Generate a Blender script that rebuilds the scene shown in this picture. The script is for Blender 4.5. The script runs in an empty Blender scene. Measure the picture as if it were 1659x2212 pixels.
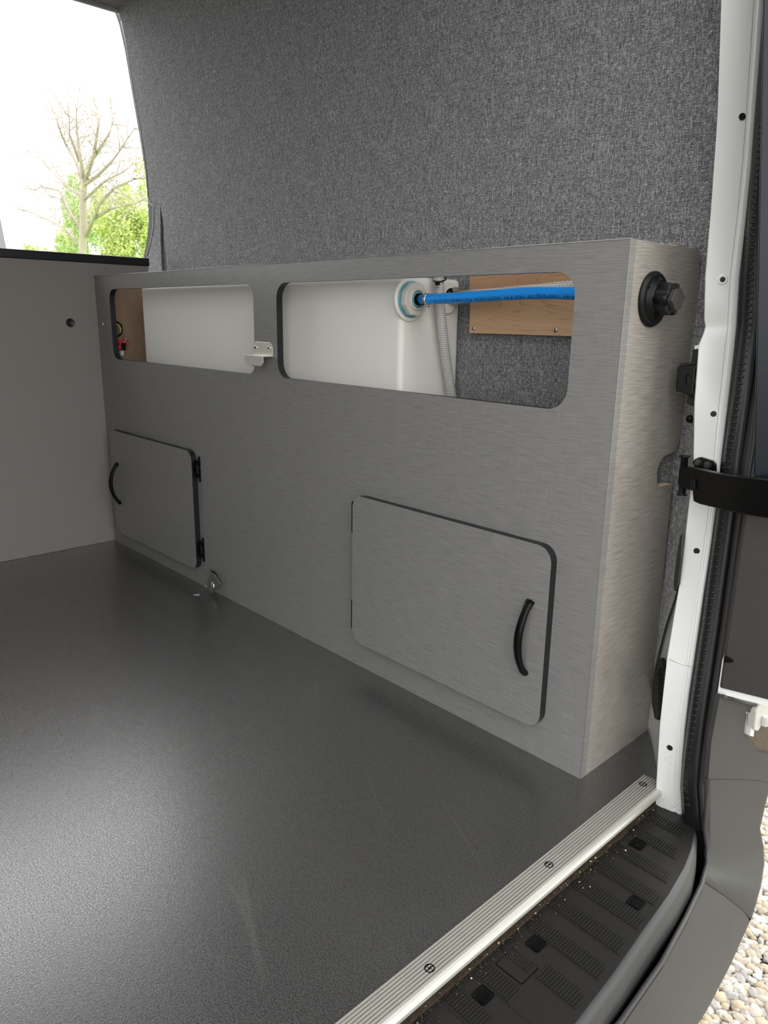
import bpy, bmesh, math, random
from mathutils import Vector, Matrix
random.seed(7)
S = bpy.context.scene
COL = S.collection
# ------------------------------------------------------------------ camera
RW = Matrix(((0.6852492807854256, 0.7281510141576923, 0.015150041722094942),
             (0.1943815274838545, -0.16280254564611552, -0.9673216388069628),
             (-0.7018897669549689, 0.6658013455320353, -0.25309943368492704)))
CO = Vector((2.63553218, -1.10524612, 0.825683815))
FPX, W, H = 1601.374, 1659, 2212
cam = bpy.data.cameras.new('camera')
co = bpy.data.objects.new('camera', cam); COL.objects.link(co)
cam.sensor_fit = 'HORIZONTAL'; cam.sensor_width = 36; cam.lens = FPX / W * 36
cam.clip_start = .02; cam.clip_end = 300
M3 = (Matrix(((1, 0, 0), (0, -1, 0), (0, 0, -1))) @ RW).transposed()
co.matrix_world = Matrix.Translation(CO) @ M3.to_4x4()
S.camera = co
# ------------------------------------------------------------------ sky, sun, exposure
w = bpy.data.worlds.new('sky'); S.world = w; w.use_nodes = True
nt = w.node_tree; nt.nodes.clear()
def wn(t): return nt.nodes.new(t)
wo = wn('ShaderNodeOutputWorld'); bg = wn('ShaderNodeBackground'); tc = wn('ShaderNodeTexCoord')
sx = wn('ShaderNodeSeparateXYZ'); rp = wn('ShaderNodeValToRGB'); nz = wn('ShaderNodeTexNoise'); mx = wn('ShaderNodeMix')
nt.links.new(tc.outputs['Generated'], sx.inputs[0]); nt.links.new(sx.outputs[2], rp.inputs[0])
rp.color_ramp.elements[0].position = 0.0; rp.color_ramp.elements[0].color = (.90, .94, 1, 1)
rp.color_ramp.elements[1].position = 0.5; rp.color_ramp.elements[1].color = (1, 1, 1, 1)
mx.data_type = 'RGBA'; nz.inputs['Scale'].default_value = 3
nt.links.new(tc.outputs['Generated'], nz.inputs['Vector'])
nt.links.new(nz.outputs[0], mx.inputs['Factor']); nt.links.new(rp.outputs[0], mx.inputs['A'])
mx.inputs['B'].default_value = (1, 1, 1, 1)
nt.links.new(mx.outputs['Result'], bg.inputs[0]); nt.links.new(bg.outputs[0], wo.inputs[0])
bg.inputs[1].default_value = 3.0
sl = bpy.data.lights.new('sun', 'SUN'); sl.energy = 1.2; sl.angle = math.radians(12); sl.color = (1, .95, .86)
so = bpy.data.objects.new('sun', sl); COL.objects.link(so)
so.rotation_euler = Vector((.12, .62, .78)).to_track_quat('Z', 'Y').to_euler()
S.view_settings.view_transform = 'Standard'; S.view_settings.look = 'None'
S.view_settings.exposure = 0.0; S.view_settings.gamma = 1; S.view_settings.use_curve_mapping = False

# ------------------------------------------------------------------ pixel -> world on a given plane
def ray(u, v):
    return RW.transposed() @ Vector(((u - 829.5) / FPX, (v - 1106) / FPX, 1))
def onp(u, v, p, n):
    d = ray(u, v); p = Vector(p); n = Vector(n)
    return CO + d * ((p - CO).dot(n) / d.dot(n))
def X(u, v, x): return onp(u, v, (x, 0, 0), (1, 0, 0))
def Y(u, v, y): return onp(u, v, (0, y, 0), (0, 1, 0))
def Z(u, v, z): return onp(u, v, (0, 0, z), (0, 0, 1))

# ------------------------------------------------------------------ materials
class NT:
    def __init__(s, name):
        s.m = bpy.data.materials.new(name); s.m.use_nodes = True
        s.t = s.m.node_tree; s.b = s.t.nodes['Principled BSDF']
        s.tc = s.n('ShaderNodeTexCoord'); s.sep = s.n('ShaderNodeSeparateXYZ'); s.l(s.tc.outputs['Object'], s.sep.inputs[0])
        s.x, s.y, s.z = s.sep.outputs
    def n(s, t): return s.t.nodes.new(t)
    def l(s, a, b): s.t.links.new(a, b)
    def math(s, op, a, b=0.0, c=None):
        m = s.n('ShaderNodeMath'); m.operation = op
        for i, q in enumerate((a, b) + ((c,) if c is not None else ())):
            if isinstance(q, (int, float)): m.inputs[i].default_value = q
            else: s.l(q, m.inputs[i])
        return m.outputs[0]
    def vec(s, a, b, c=0.0):
        m = s.n('ShaderNodeCombineXYZ')
        for i, q in enumerate((a, b, c)):
            if isinstance(q, (int, float)): m.inputs[i].default_value = q
            else: s.l(q, m.inputs[i])
        return m.outputs[0]
    def noise(s, v, scale=1, detail=2, rough=.5, dist=0):
        m = s.n('ShaderNodeTexNoise'); m.inputs['Scale'].default_value = scale; m.inputs['Detail'].default_value = detail
        m.inputs['Roughness'].default_value = rough; m.inputs['Distortion'].default_value = dist
        s.l(v, m.inputs['Vector']); return m.outputs[0]
    def ramp(s, f, stops):
        m = s.n('ShaderNodeValToRGB'); e = m.color_ramp.elements
        while len(e) < len(stops): e.new(.5)
        for i, (p, c) in enumerate(stops):
            e[i].position = p; e[i].color = (c, c, c, 1) if isinstance(c, (int, float)) else (*c, 1)
        s.l(f, m.inputs[0]); return m.outputs[0]
    def mix(s, f, a, b, mode='MIX'):
        m = s.n('ShaderNodeMix'); m.data_type = 'RGBA'; m.blend_type = mode
        for k, q in (('Factor', f), ('A', a), ('B', b)):
            i = [z for z in m.inputs if z.name == k and (k == 'Factor' and z.type == 'VALUE' or k != 'Factor' and z.type == 'RGBA')][0]
            if isinstance(q, (int, float)): i.default_value = q
            elif isinstance(q, tuple): i.default_value = (*q, 1)
            else: s.l(q, i)
        return [o for o in m.outputs if o.type == 'RGBA'][0]
    def bump(s, h, strength=.3, dist=.001):
        m = s.n('ShaderNodeBump'); m.inputs['Strength'].default_value = strength; m.inputs['Distance'].default_value = dist
        s.l(h, m.inputs['Height']); s.l(m.outputs[0], s.b.inputs['Normal'])
    def col(s, c): s.l(c, s.b.inputs['Base Color'])
    def set(s, rough=.5, spec=.5, metal=0.0):
        s.b.inputs['Roughness'].default_value = rough; s.b.inputs['Specular IOR Level'].default_value = spec
        s.b.inputs['Metallic'].default_value = metal; return s.m

def plain(name, c, rough=.5, spec=.5, metal=0, var=.08, sc=30, bump=0.0):
    n = NT(name)
    f = n.noise(n.tc.outputs['Object'], sc, 4, .6)
    n.col(n.mix(f, tuple(max(0, q * (1 - var)) for q in c), tuple(q * (1 + var) for q in c)))
    if bump: n.bump(n.noise(n.tc.outputs['Object'], 900, 2), bump, .0006)
    return n.set(rough, spec, metal)

def fabric():
    n = NT('woven_grey_fabric')
    u = n.math('ADD', n.x, n.math('MULTIPLY', n.y, 1.0)); z = n.z
    ck = n.n('ShaderNodeTexChecker'); ck.inputs['Scale'].default_value = 1
    n.l(n.vec(n.math('ADD', n.math('MULTIPLY', u, 470), n.noise(n.vec(u, z), 60, 1)), n.math('MULTIPLY', z, 470), .5), ck.inputs[0])
    a = n.noise(n.vec(n.math('MULTIPLY', u, 120), n.math('MULTIPLY', z, 640)), 1, 2)
    b = n.noise(n.vec(n.math('MULTIPLY', u, 640), n.math('MULTIPLY', z, 120), 3.3), 1, 2)
    f = n.mix(ck.outputs[1], a, b)
    long_ = n.noise(n.vec(n.math('MULTIPLY', u, 520), n.math('MULTIPLY', z, 16)), 1, 1)
    long2 = n.noise(n.vec(n.math('MULTIPLY', u, 16), n.math('MULTIPLY', z, 520)), 1, 1)
    f2 = n.math('ADD', n.math('MULTIPLY', f, .7), n.math('MULTIPLY', n.math('ADD', long_, long2), .15))
    c = n.ramp(f2, [(.36, (.048, .050, .054)), (.50, (.165, .170, .175)), (.64, (.52, .52, .51))])
    n.col(c); n.bump(f2, .5, .0015)
    n.b.inputs['Sheen Weight'].default_value = .15
    return n.set(.85, .2)

def laminate(name, dark, light, vert=.45):
    n = NT(name)
    u = n.math('ADD', n.x, n.y)
    wob = n.math('MULTIPLY', n.noise(n.vec(n.math('MULTIPLY', u, 12), n.math('MULTIPLY', n.z, 7)), 1, 3), .013)
    zz = n.math('ADD', n.z, wob)
    a = n.noise(n.vec(n.math('MULTIPLY', u, 22), n.math('MULTIPLY', zz, 460)), 1, 2, .5)
    b = n.noise(n.vec(n.math('MULTIPLY', u, 460), n.math('MULTIPLY', n.z, 22)), 1, 2)
    big = n.noise(n.vec(n.math('MULTIPLY', u, 3), n.math('MULTIPLY', n.z, 4)), 1, 2)
    bm_ = n.math('MULTIPLY', n.math('SUBTRACT', b, .5), n.math('MULTIPLY', n.ramp(big, [(.35, .1), (.65, 1.0)]), vert))
    f = n.math('ADD', a, bm_)
    n.col(n.ramp(f, [(.30, dark), (.70, light)])); n.bump(f, .18, .0006)
    return n.set(.34, .55)

def wood(name, c1, c2, c3, sc=1.0, axis='x'):
    n = NT(name)
    u = n.math('ADD', n.x, n.y)
    if axis == 'x': v = n.vec(n.math('MULTIPLY', u, 4 * sc), n.math('MULTIPLY', n.z, 24 * sc))
    else: v = n.vec(n.math('MULTIPLY', n.z, 4 * sc), n.math('MULTIPLY', u, 24 * sc))
    big = n.noise(v, .8, 2, .5, 1.0)
    lines = n.math('FRACT', n.math('MULTIPLY', big, 9))
    line = n.ramp(lines, [(.0, 1.0), (.10, 0.0), (.9, 0.0), (1.0, 1.0)])
    fine = n.noise(n.vec(n.math('MULTIPLY', u, 30 if axis == 'x' else 500), n.math('MULTIPLY', n.z, 500 if axis == 'x' else 30)), 1, 3)
    base = n.mix(n.math('MULTIPLY', big, 1.0), c1, c2)
    base = n.mix(n.math('MULTIPLY', fine, .35), base, c3)
    n.col(n.mix(n.math('MULTIPLY', line, .55), base, c3)); return n.set(.5, .35)

def floor_mat():
    n = NT('black_textured_rubber')
    o = n.tc.outputs['Object']
    g = n.noise(o, 620, 2, .6); g2 = n.noise(o, 210, 2, .5)
    big = n.noise(o, 2.2, 4, .6)
    c = n.mix(g, (.012, .0115, .011), (.026, .025, .024))
    c = n.mix(n.math('MULTIPLY', n.ramp(big, [(.35, 0.0), (.75, 1.0)]), .4), c, (.034, .032, .031))
    # dark damp spots
    vo = n.n('ShaderNodeTexVoronoi'); vo.inputs['Scale'].default_value = 21; n.l(o, vo.inputs['Vector'])
    spot = n.ramp(vo.outputs['Distance'], [(.10, 1.0), (.17, 0.0)])
    reg = n.ramp(n.noise(o, 5.5, 2), [(.56, 0.0), (.64, 1.0)])
    dsp = n.math('MULTIPLY', n.math('MULTIPLY', spot, reg), .75)
    c = n.mix(dsp, c, (.010, .010, .010))
    # thin pale scuffs
    r = n.n('ShaderNodeVectorRotate'); r.rotation_type = 'Z_AXIS'; r.inputs['Angle'].default_value = .42; n.l(o, r.inputs['Vector'])
    sp = n.n('ShaderNodeSeparateXYZ'); n.l(r.outputs[0], sp.inputs[0])
    w1 = n.noise(n.vec(n.math('MULTIPLY', sp.outputs[0], .8), n.math('MULTIPLY', sp.outputs[1], 10)), 1, 1, .5, .5)
    ln = n.ramp(w1, [(.494, 0.0), (.5, 1.0), (.506, 0.0)])
    c = n.mix(n.math('MULTIPLY', ln, n.math('MULTIPLY', n.ramp(n.noise(o, 3, 2), [(.5, 0.0), (.65, 1.0)]), .28)), c, (.16, .15, .14))
    # dust specks
    v2 = n.n('ShaderNodeTexVoronoi'); v2.inputs['Scale'].default_value = 60; n.l(o, v2.inputs['Vector'])
    dust = n.ramp(v2.outputs['Distance'], [(.03, 1.0), (.05, 0.0)])
    dr = n.ramp(v2.outputs['Color'], [(.80, 0.0), (.82, 1.0)])
    c = n.mix(n.math('MULTIPLY', n.math('MULTIPLY', dust, dr), .7), c, (.35, .33, .30))
    n.col(c); n.bump(n.math('ADD', g, n.math('MULTIPLY', g2, .9)), .5, .0010)
    rr = n.ramp(n.noise(o, 480, 1), [(.35, .16), (.65, .46)]); n.l(rr, n.b.inputs['Roughness'])
    n.b.inputs['Coat Weight'].default_value = 1.0; n.b.inputs['Coat IOR'].default_value = 2.4
    cr = n.ramp(n.noise(o, 480, 2), [(.38, .16), (.62, .40)]); n.l(cr, n.b.inputs['Coat Roughness'])
    cb = n.n('ShaderNodeBump'); cb.inputs['Strength'].default_value = .35; cb.inputs['Distance'].default_value = .0007; n.l(n.noise(o, 430, 2), cb.inputs['Height']); n.l(cb.outputs[0], n.b.inputs['Coat Normal'])
    n.b.inputs['Roughness'].default_value = .27; n.b.inputs['Specular IOR Level'].default_value = 1.0
    n.m.node_tree.nodes  # keep
    return n.m

def dirty_white():
    n = NT('white_body_paint'); o = n.tc.outputs['Object']
    v = n.n('ShaderNodeTexVoronoi'); v.inputs['Scale'].default_value = 190; n.l(o, v.inputs['Vector'])
    d = n.ramp(v.outputs['Distance'], [(.16, 1.0), (.28, 0.0)])
    low = n.ramp(n.z, [(0.0, 1.0), (.18, 0.0)])
    k = n.math('MULTIPLY', n.math('MULTIPLY', d, low), n.ramp(n.noise(o, 40, 3), [(.5, 0.0), (.62, 1.0)]))
    c = n.mix(n.math('MULTIPLY', k, .8), (.74, .755, .725), (.24, .19, .13))
    n.col(c); return n.set(.22, .5)

def braided():
    n = NT('clear_braided_hose'); o = n.tc.outputs['Object']
    z = n.math('MULTIPLY', n.z, 1300); u = n.math('MULTIPLY', n.math('ADD', n.x, n.y), 900)
    a = n.math('SINE', n.math('ADD', z, n.math('MULTIPLY', n.math('ABSOLUTE', n.math('SINE', n.math('MULTIPLY', u, .45))), 3.2)))
    n.col(n.ramp(a, [(.2, (.40, .38, .36)), (.7, (.84, .82, .80))])); n.bump(a, .4, .0006)
    n.b.inputs['Transmission Weight'].default_value = .08
    return n.set(.22, .6)

M = dict(
    fabric=fabric(),
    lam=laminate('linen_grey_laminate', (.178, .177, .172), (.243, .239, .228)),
    lam_end=laminate('linen_grey_laminate_lit', (.228, .210, .187), (.365, .334, .292), .1),  # lighter, warmer copy: daylight on the rear-facing end panel put into the colour
    part=plain('matte_taupe_panel', (.235, .212, .196), .55, .3, var=.04, sc=4),
    edge=plain('black_edge_banding', (.010, .0105, .013), .35, .4),
    black=plain('black_plastic', (.007, .007, .0075), .38, .22, bump=.1),
    blackm=plain('black_satin_metal', (.003, .003, .003), .28, .16),
    wood=wood('maple_plywood', (.60, .38, .215), (.78, .53, .32), (.38, .21, .11)),
    woodd=wood('dark_maple_plywood', (.40, .22, .12), (.55, .32, .18), (.22, .11, .06), 1.3),
    woodp=wood('pale_maple_plywood', (.28, .19, .13), (.40, .28, .185), (.17, .105, .07), .8, 'z'),
    rawply=plain('raw_plywood_edge', (.62, .50, .33), .8, .2, var=.25, sc=80),
    edgepale=plain('pale_edge_line', (.30, .26, .20), .6, .2),
    tank=plain('milky_polyethylene', (.80, .785, .73), .38, .4, var=.03, sc=6),
    nut=plain('white_plastic_fitting', (.60, .59, .54), .4, .4, var=.05),
    teal=plain('blue_thread_sealant', (.12, .33, .38), .5, .4, var=.4, sc=60),
    blue=plain('blue_tubing', (.012, .33, .95), .33, .5, var=.06),
    steel=plain('stainless_steel', (.72, .70, .66), .25, .5, 1, .1),
    steelb=plain('satin_nickel_plate', (.78, .77, .70), .35, .5, .6, .06),
    alu=plain('ribbed_aluminium', (.56, .545, .50), .42, .5, .6, .08, 14),
    aludark=plain('shaded_groove_aluminium', (.30, .285, .25), .6, .3, .3, .2, 40),  # groove shade painted in as a darker aluminium
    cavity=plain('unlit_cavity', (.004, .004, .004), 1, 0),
    floor=floor_mat(), white=dirty_white(), braid=braided(),
    seal=plain('black_rubber_seal', (.011, .0115, .013), .36, .4, var=.3, sc=60, bump=.3),
    trim=plain('charcoal_door_trim', (.036, .033, .031), .5, .35, var=.1, sc=12, bump=.35),
    bump=plain('grey_black_bumper_plastic', (.043, .042, .042), .42, .4, var=.16, sc=9, bump=.25),
    step=plain('black_step_plastic', (.0165, .0155, .0145), .48, .32, var=.2, sc=14, bump=.3),
    navy=plain('dark_navy_paint', (.008, .011, .018), .25, .35, var=.25, sc=120),
    brown=plain('dusty_cavity', (.12, .095, .07), .8, .2, var=.4, sc=40),
    head=plain('pale_headliner', (.42, .41, .42), .9, .2),
    lined=plain('grey_headliner', (.20, .20, .21), .9, .2),
    red=plain('red_wire_insulation', (.55, .03, .03), .4),
    yel=plain('yellow_wire_insulation', (.50, .45, .08), .4),
    ink=plain('dark_blue_ink', (.004, .02, .09), .6),
    bark=plain('pale_bark', (.46, .40, .33), .9, .2, var=.3, sc=6),
    leaf=plain('spring_leaf', (.62, .70, .27), .6, .3, var=.4, sc=2.5),
    leaf2=plain('mid_green_leaf', (.52, .64, .28), .6, .3, var=.4, sc=3),
    grime=plain('gritty_sill', (.060, .045, .031), .9, .2, var=.9, sc=260),
    scuff=plain('white_scuff', (.42, .42, .42), .8),
    felt=plain('grey_leatherette', (.11, .112, .106), .6, .4),
)
for k in ('leaf', 'leaf2'):
    M[k].node_tree.nodes['Principled BSDF'].inputs['Subsurface Weight'].default_value = 0

# ------------------------------------------------------------------ mesh helpers
def B(): return bmesh.new()
def add_box(bm, lo, hi, mi=0, mat=None):
    vs = [bm.verts.new((x, y, z)) for x in (lo[0], hi[0]) for y in (lo[1], hi[1]) for z in (lo[2], hi[2])]
    if mat is not None:
        for v in vs: v.co = mat @ v.co
    for q in ((0, 1, 3, 2), (4, 6, 7, 5), (0, 4, 5, 1), (2, 3, 7, 6), (0, 2, 6, 4), (1, 5, 7, 3)):
        bm.faces.new([vs[i] for i in q]).material_index = mi
def frame(t):
    t = t.normalized(); a = Vector((0, 0, 1)) if abs(t.z) < .9 else Vector((1, 0, 0))
    n = t.cross(a).normalized(); return n, t.cross(n).normalized()
def add_tube(bm, pts, r, seg=10, caps=True, flat=None, mi=0):
    pts = [Vector(p) for p in pts]; rings = []
    rs = r if isinstance(r, (list, tuple)) else [r] * len(pts)
    n, b = frame(pts[1] - pts[0])
    for i, p in enumerate(pts):
        t = (pts[min(i + 1, len(pts) - 1)] - pts[max(i - 1, 0)]).normalized()
        n = (n - t * n.dot(t)).normalized(); b = t.cross(n)
        fa, fb = flat if flat else (1, 1)
        rings.append([bm.verts.new(p + n * math.cos(2 * math.pi * k / seg) * rs[i] * fa + b * math.sin(2 * math.pi * k / seg) * rs[i] * fb) for k in range(seg)])
    for a, c in zip(rings, rings[1:]):
        for k in range(seg): 
            f = bm.faces.new((a[k], a[(k + 1) % seg], c[(k + 1) % seg], c[k])); f.smooth = True; f.material_index = mi
    if caps:
        for q in (rings[0], rings[-1]): bm.faces.new(q).material_index = mi
def add_lathe(bm, org, axis, prof, seg=28, mi=0):
    org = Vector(org); axis = Vector(axis).normalized(); n, b = frame(axis); rings = []
    for r, h in prof:
        rings.append([bm.verts.new(org + axis * h + (n * math.cos(2 * math.pi * k / seg) + b * math.sin(2 * math.pi * k / seg)) * max(r, 1e-5)) for k in range(seg)])
    for a, c in zip(rings, rings[1:]):
        for k in range(seg):
            f = bm.faces.new((a[k], a[(k + 1) % seg], c[(k + 1) % seg], c[k])); f.smooth = True; f.material_index = mi
    for q in (rings[0], rings[-1]): bm.faces.new(q).material_index = mi
def add_plate(bm, outer, holes, depth, mi=0, mi_side=None, mi_hole=None):
    """outer/holes: lists of 3D points on one plane, depth: Vector of extrusion"""
    depth = Vector(depth); ms = mi if mi_side is None else mi_side; mh = ms if mi_hole is None else mi_hole
    loops = [[Vector(p) for p in outer]] + [[Vector(p) for p in h] for h in holes]; layers = []
    for off in (Vector(), depth):
        es = []; vl = []
        for lp in loops:
            vs = [bm.verts.new(p + off) for p in lp]; vl.append(vs)
            es += [bm.edges.new((vs[i], vs[(i + 1) % len(vs)])) for i in range(len(vs))]
        res = bmesh.ops.triangle_fill(bm, edges=es, use_beauty=True, use_dissolve=False)
        for f in res['geom']:
            if isinstance(f, bmesh.types.BMFace): f.material_index = mi
        layers.append(vl)
    for j, (a, c) in enumerate(zip(*layers)):
        for i in range(len(a)):
            k = (i + 1) % len(a)
            f = bm.faces.new((a[i], a[k], c[k], c[i])); f.material_index = ms if j == 0 else mh
def add_grid(bm, rows, smooth=True, mi=0):
    vs = [[bm.verts.new(p) for p in r] for r in rows]
    for a, c in zip(vs, vs[1:]):
        for i in range(len(a) - 1):
            f = bm.faces.new((a[i], a[i + 1], c[i + 1], c[i])); f.smooth = smooth; f.material_index = mi
def rrect(x0, z0, x1, z1, r, n=7):
    out = []
    for cx, cz, a0 in ((x1 - r, z1 - r, 0), (x0 + r, z1 - r, 90), (x0 + r, z0 + r, 180), (x1 - r, z0 + r, 270)):
        for i in range(n + 1):
            a = math.radians(a0 + 90 * i / n); out.append((cx + r * math.cos(a), cz + r * math.sin(a)))
    return out
def circ(cx, cy, r, n=16): return [(cx + r * math.cos(2 * math.pi * k / n), cy + r * math.sin(2 * math.pi * k / n)) for k in range(n)]
def obj(name, bm, mats, parent=None, bevel=0, solid=0, smooth=False, recalc=True):
    if recalc: bmesh.ops.recalc_face_normals(bm, faces=bm.faces[:])
    me = bpy.data.meshes.new(name); bm.to_mesh(me); bm.free()
    for m in (mats if isinstance(mats, (list, tuple)) else [mats]): me.materials.append(m)
    o = bpy.data.objects.new(name, me); COL.objects.link(o)
    if smooth:
        for p in me.polygons: p.use_smooth = True
    if solid:
        s = o.modifiers.new('solid', 'SOLIDIFY'); s.thickness = solid; s.offset = 0
    if bevel:
        b = o.modifiers.new('bevel', 'BEVEL'); b.width = bevel; b.segments = 2; b.limit_method = 'ANGLE'; b.angle_limit = math.radians(40)
    if parent: adopt(o, parent)
    return o
def adopt(o, parent):
    o.parent = parent
    mw = Matrix.Identity(4); q = parent
    chain = []
    while q: chain.append(q); q = q.parent
    for q in reversed(chain): mw = mw @ q.matrix_parent_inverse @ q.matrix_basis
    o.matrix_parent_inverse = mw.inverted()
def tag(o, label=None, cat=None, group=None, kind=None):
    if label: o['label'] = label
    if cat: o['category'] = cat
    if group: o['group'] = group
    if kind: o['kind'] = kind
    return o
def thing(name, loc, label, cat, group=None):
    o = bpy.data.objects.new(name, None); o.empty_display_size = .05; COL.objects.link(o); o.location = loc
    return tag(o, label, cat, group)
def struct(name, bm, mats, **k): return tag(obj(name, bm, mats, **k), kind='structure')
def screw(org, axis, r, parent, name='screw', mat=None):
    bm = B(); add_lathe(bm, org, axis, [(r, 0), (r, r * .25), (r * .7, r * .5), (.0001, r * .55)], 14)
    ax = Vector(axis).normalized(); n, b = frame(ax); c = Vector(org) + ax * r * .52
    for d, e in ((n, b), (b, n)):
        for s in (-1, 1):
            pass
        vs = [bm.verts.new(c + d * i * r * .55 + e * j * r * .12 + ax * r * .06) for i, j in ((-1, -1), (1, -1), (1, 1), (-1, 1))]
        f = bm.faces.new(vs); f.material_index = 1
    return obj(name, bm, [mat or M['steel'], M['blackm']], parent)

L, HC, TH = 2.0133, .95, .018
# ================================================================== SETTING
bm = B(); add_plate(bm, [(-2.6, -1.5, 0), (-2.6, .262, 0), (2.008, .262, 0), (2.058, .196, 0), (2.096, .150, 0), (2.116, .099, 0), (2.108, .092, 0), (2.108, -1.5, 0)], [], (0, 0, -.02))
struct('floor', bm, M['floor'])
# body of the van under the floor
bm = B(); add_box(bm, (-2.6, -1.5, -.09), (2.11, .262, -.021)); struct('trim_1', bm, M['brown'])
# right wall: fabric lining with the side-door opening on its forward end
YW = .262
edge = [(250, 5), (262, 45), (275, 100), (290, 200), (305, 280), (318, 370), (325, 428), (345, 435), (352, 480), (357, 530), (360, 580)]
ep = [Y(u, v, YW) for u, v in edge]
xc = [(2.003, 0), (2.003, .967), (2.001, 1.02), (1.99, 1.171), (1.969, 1.351), (1.93, 1.62), (1.88, 1.93)]
outer = [(0.03, YW, 0)] + [(x, YW, z) for x, z in xc] + [(-.3, YW, 1.93)] + [tuple(p) for p in ep] + [(.03, YW, .9)]
bm = B(); add_plate(bm, outer, [], (0, .012, 0))
wall = struct('wall_right', bm, M['fabric'])
# seam line of the lining inside the cabinet: the lower piece laps over
bm = B(); add_plate(bm, [(1.30, YW - .001, .12), (1.995, YW - .001, .12), (1.995, YW - .001, .779), (1.30, YW - .001, .775)], [], (0, -.006, 0))
obj('lower_lining', bm, M['fabric'], wall, bevel=.003)
# fabric pillar return behind the lining, at the opening
e2 = [(250, 22), (262, 45), (274, 100), (289, 200), (304, 280), (316, 370), (320, 425), (326, 440), (332, 445), (331, 490), (326, 520), (317, 552), (320, 600)]
y2 = .292
lp = [Y(u, v, y2) for u, v in e2]
rp_ = [Y(u, v, y2) for u, v in ((350, 600), (347, 520), (346, 440), (345, 300), (300, 40))]
bm = B(); add_plate(bm, lp + rp_, [], (0, .012, 0))
struct('trim_2', bm, M['fabric'])
bm = B(); add_tube(bm, [Y(u - .5, v, y2 - .002) for u, v in e2[1:-1]], .0022, 6)
struct('trim_3', bm, M['nut'])
# black outer skin standing in for the gap's shadow + rubber frame of the opening
bm = B()
op = [(246, 20), (258, 55), (270, 110), (286, 205), (301, 290), (314, 375), (320, 440), (321, 480), (318, 515), (311, 552), (308, 600)]
y3 = .335
q = [Y(u, v, y3) for u, v in op]
add_plate(bm, q + [Y(420, 600, y3), Y(420, 20, y3)], [], (0, .01, 0))
struct('trim_4', bm, M['black'])
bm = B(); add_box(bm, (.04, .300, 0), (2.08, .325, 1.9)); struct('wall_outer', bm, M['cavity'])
# headliner: a slab that ends just aft of the opening, pale front edge
bm = B(); add_box(bm, (-.235, -1.5, 1.885), (1.98, .262, 1.92)); struct('ceiling', bm, M['lined'])
bm = B(); add_box(bm, (-.250, -1.5, 1.872), (-.235, .27, 1.915)); struct('trim_5', bm, M['head'], bevel=.004)
# left wall
bm = B(); add_plate(bm, [(-2.6, -1.5, 0), (2.1, -1.5, 0), (2.1, -1.5, 1.92), (-2.6, -1.5, 1.92)], [[(-1.9, -1.5, 1.0), (-.5, -1.5, 1.0), (-.5, -1.5, 1.7), (-1.9, -1.5, 1.7)]], (0, -.03, 0)); struct('wall_left', bm, M['head'])
# forward door post of the side opening (white, seen over the partition)
bm = B()
for (a, b_, d, mm) in (((5, 425), (24, 532), .0, 0),):
    p0, p1 = Y(-2, 405, YW), Y(24, 534, YW); q0, q1 = Y(-14, 405, YW), Y(12, 534, YW)
dn = p1 - p0; en = q1 - q0
bm = B(); add_plate(bm, [p0 - dn * 3, p1 + dn * 3, q1 + en * 3, q0 - en * 3], [], (0, .06, 0)); struct('trim_6', bm, M['white'], bevel=.004)
q2, q3 = Y(-30, 405, YW), Y(-8, 534, YW); fn = q3 - q2
bm = B(); add_plate(bm, [q0 - en * 3, q1 + en * 3, q3 + fn * 3, q2 - fn * 3], [], (0, .05, 0)); struct('trim_7', bm, M['navy'])

# ---- rear jamb: pillar
def lerp_tab(tab, v):
    if v <= tab[0][0]: return tab[0][1] + (tab[1][1] - tab[0][1]) * (v - tab[0][0]) / (tab[1][0] - tab[0][0])
    for (a, p), (b, q) in zip(tab, tab[1:]):
        if v <= b: return p + (q - p) * (v - a) / (b - a)
    return tab[-1][1]
TL = [(0, 1558), (250, 1550), (450, 1536), (600, 1523), (690, 1521), (712, 1525), (735, 1510), (870, 1500), (1000, 1498), (1100, 1487), (1250, 1470), (1420, 1441), (1560, 1426), (1690, 1418), (1735, 1421)]
TR = [(0, 1657), (200, 1641), (400, 1625), (500, 1612), (600, 1600), (750, 1590), (950, 1566), (1100, 1550), (1200, 1536), (1300, 1520), (1400, 1506), (1500, 1491), (1600, 1480), (1700, 1475), (1755, 1478)]
TS = [(0, 1690), (250, 1667), (500, 1651), (700, 1641), (850, 1620), (980, 1600), (1100, 1586), (1350, 1553), (1500, 1530), (1640, 1509), (1700, 1503), (1800, 1512)]
TO = [(0, 1725), (250, 1702), (500, 1683), (700, 1668), (850, 1650), (1000, 1630), (1120, 1608), (1350, 1575), (1484, 1555), (1600, 1536), (1700, 1528), (1800, 1530)]
def XL(z): return 2.125 - .055 * min(1, max(0, z / .9))
def col_at(u, v, off):
    x = 2.12 + off
    for _ in range(10):
        P = X(u, v, x); x = XL(P.z) + off
    return P
VS = [-60, 0, 125, 250, 350, 450, 525, 600, 650, 690, 705, 720, 745, 800, 870, 935, 1000, 1050, 1100, 1175, 1250, 1335, 1420, 1490, 1560, 1625, 1690]
LPs = [col_at(lerp_tab(TL, v), v, 0) for v in VS]
def topext(pts):
    a = pts[0]; return [Vector((a.x - .06, a.y - .05, 1.93))] + pts
PL = topext(LPs)
PR = topext([col_at(lerp_tab(TR, v), v, .045) for v in VS])
PL.append(Vector((2.118, .100, -.07))); PR.append(Vector((2.168, .104, -.07)))
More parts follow.
